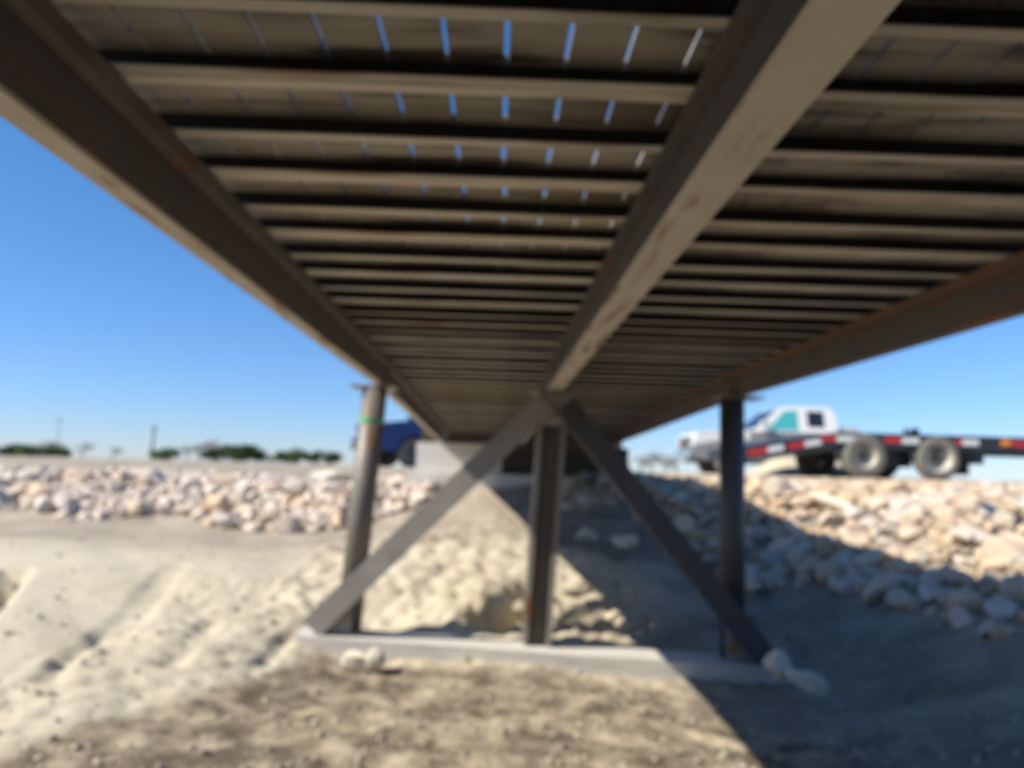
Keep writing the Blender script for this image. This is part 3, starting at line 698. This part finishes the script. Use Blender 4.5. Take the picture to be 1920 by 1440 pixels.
# ------------------------------------------------------------------ far trees and poles
def crown_mesh(seed, n, w_, h_, leaf):
    r = random.Random(seed); V, F = [], []
    cl = [(r.uniform(-.35, .35) * w_, r.uniform(-.35, .35) * w_, r.uniform(.0, .62) * h_, r.uniform(.2, .42)) for _ in range(9)]
    for _ in range(n):
        cx, cy, cz, cr = r.choice(cl); d = Vector((r.gauss(0, 1), r.gauss(0, 1), r.gauss(0, 1))).normalized() * (r.random() ** .4)
        c = Vector((cx, cy, cz)) + Vector((d.x * cr * w_, d.y * cr * w_, d.z * cr * h_ * .7)); u = Vector((r.gauss(0, 1), r.gauss(0, 1), r.gauss(0, 1))).normalized() * leaf; v = u.orthogonal().normalized() * leaf * .7
        k = len(V); V += [c - u, c - v, c + u, c + v]; F.append((k, k + 1, k + 2, k + 3))
    me = bpy.data.meshes.new('crown'); me.from_pydata([tuple(q) for q in V], [], F); me.materials.append(M['leaf']); return me
CM = [crown_mesh(s, 900, 1, 1, .055) for s in range(5)]
bm = bmesh.new(); tube(bm, (0, 0, -.2), (0, 0, .6), .035, .02, 8); tmesh = bpy.data.meshes.new('trunk'); bm.to_mesh(tmesh); bm.free(); tmesh.materials.append(M['bark'])
def evergreen(px, top, wpx, Y, label):
    b_ = at(px, 862, Y); z0 = -.05; h_ = at(px, top, Y).z - z0; w_ = wpx * Y / F_PX
    e = empty('evergreen_tree', (b_.x, Y, z0), label, 'tree', 'low evergreens on the far horizon')
    for nm, me_ in (('crown', rnd.choice(CM)), ('trunk', tmesh)):
        o = bpy.data.objects.new(nm, me_); linkobj(o, e); o.scale = (w_, w_, h_)
        if nm == 'crown': o.rotation_euler.z = rnd.uniform(0, 6)
for px, top, wp in ((5, 838, 45), (38, 842, 30), (75, 836, 45), (108, 838, 30), (300, 846, 22), (318, 843, 26), (400, 844, 30), (432, 838, 36), (462, 838, 36), (488, 842, 28), (525, 850, 24), (560, 848, 26), (592, 850, 26), (-60, 838, 60), (-130, 836, 60), (625, 851, 24)):
    evergreen(px, top - 12 + rnd.uniform(-5, 6), wp * 1.5, rnd.uniform(75, 95), 'low dark evergreen in the clump ' + ('at the far left end of the horizon' if px < 200 else ('just right of the dark utility pole' if px < 350 else ('midway between the dark pole and the green banded post' if px < 500 else 'nearest the green banded post'))))
def bare_mesh(seed):
    r = random.Random(seed); bm = bmesh.new()
    def br(p, d, L, rad, lv):
        q = p + d * L; tube(bm, p, q, rad, rad * .6, 5, False)
        if lv == 0: return
        for _ in range(3):
            nd = (d + Vector((r.gauss(0, .5), r.gauss(0, .5), r.gauss(.1, .3)))).normalized(); br(p + d * L * r.uniform(.45, 1), nd, L * r.uniform(.75, 1.0), rad * .6, lv - 1)
    br(Vector((0, 0, 0)), Vector((0, 0, 1)), .17, .022, 5)
    me = bpy.data.meshes.new('branches'); bm.to_mesh(me); bm.free(); me.materials.append(M['twig']); return me
BMh = [bare_mesh(s) for s in range(3)]
for i, (px, top) in enumerate(((80, 812), (100, 818), (150, 822), (210, 828), (372, 822), (402, 812), (420, 820), (350, 826), (560, 836), (1200, 838), (1222, 832), (1250, 838), (1270, 842), (1165, 846), (610, 838))):
    Y = rnd.uniform(95, 120); b_ = at(px, 866, Y); h_ = at(px, top - 6, Y).z + .05
    o = bpy.data.objects.new('bare_tree', BMh[i % 3]); linkobj(o); o.location = (b_.x, Y, -.05); o.scale = (h_ * 1.3,) * 2 + (h_ * 1.25,); o.rotation_euler.z = rnd.uniform(0, 6)
    side = px > 1000
    tag(o, 'faint leafless tree on the horizon in the gap under the right girder' if side else 'faint leafless tree on the far left horizon', 'tree', 'leafless trees seen right of the bridge' if side else 'leafless trees on the left horizon')
for px, top, lb in ((283, 797, 'utility pole with short crossarm, the darkest on the left horizon'), (105, 782, 'thin faint utility pole above the leftmost evergreens')):
    Y = 130 if px != 283 else 100; b_ = at(px, 866, Y); h_ = at(px, top, Y).z + .1
    e = empty('utility_pole', (b_.x, Y, -.1), lb, 'utility pole')
    rr_ = .16 if px == 283 else .07
    bm = bmesh.new(); tube(bm, (0, 0, 0), (.12 if px == 283 else 0, 0, h_), rr_, rr_ * .8, 8); build(bm, 'pole', M['polewood'], e)
    bm = bmesh.new(); box(bm, -.45, .65, -.05, .05, h_ - .62, h_ - .5); build(bm, 'crossarm', M['polewood'], e)

print('gz', gz(1.1, 3.1), gz(1.05, 5.7), gz(0, 4.9))
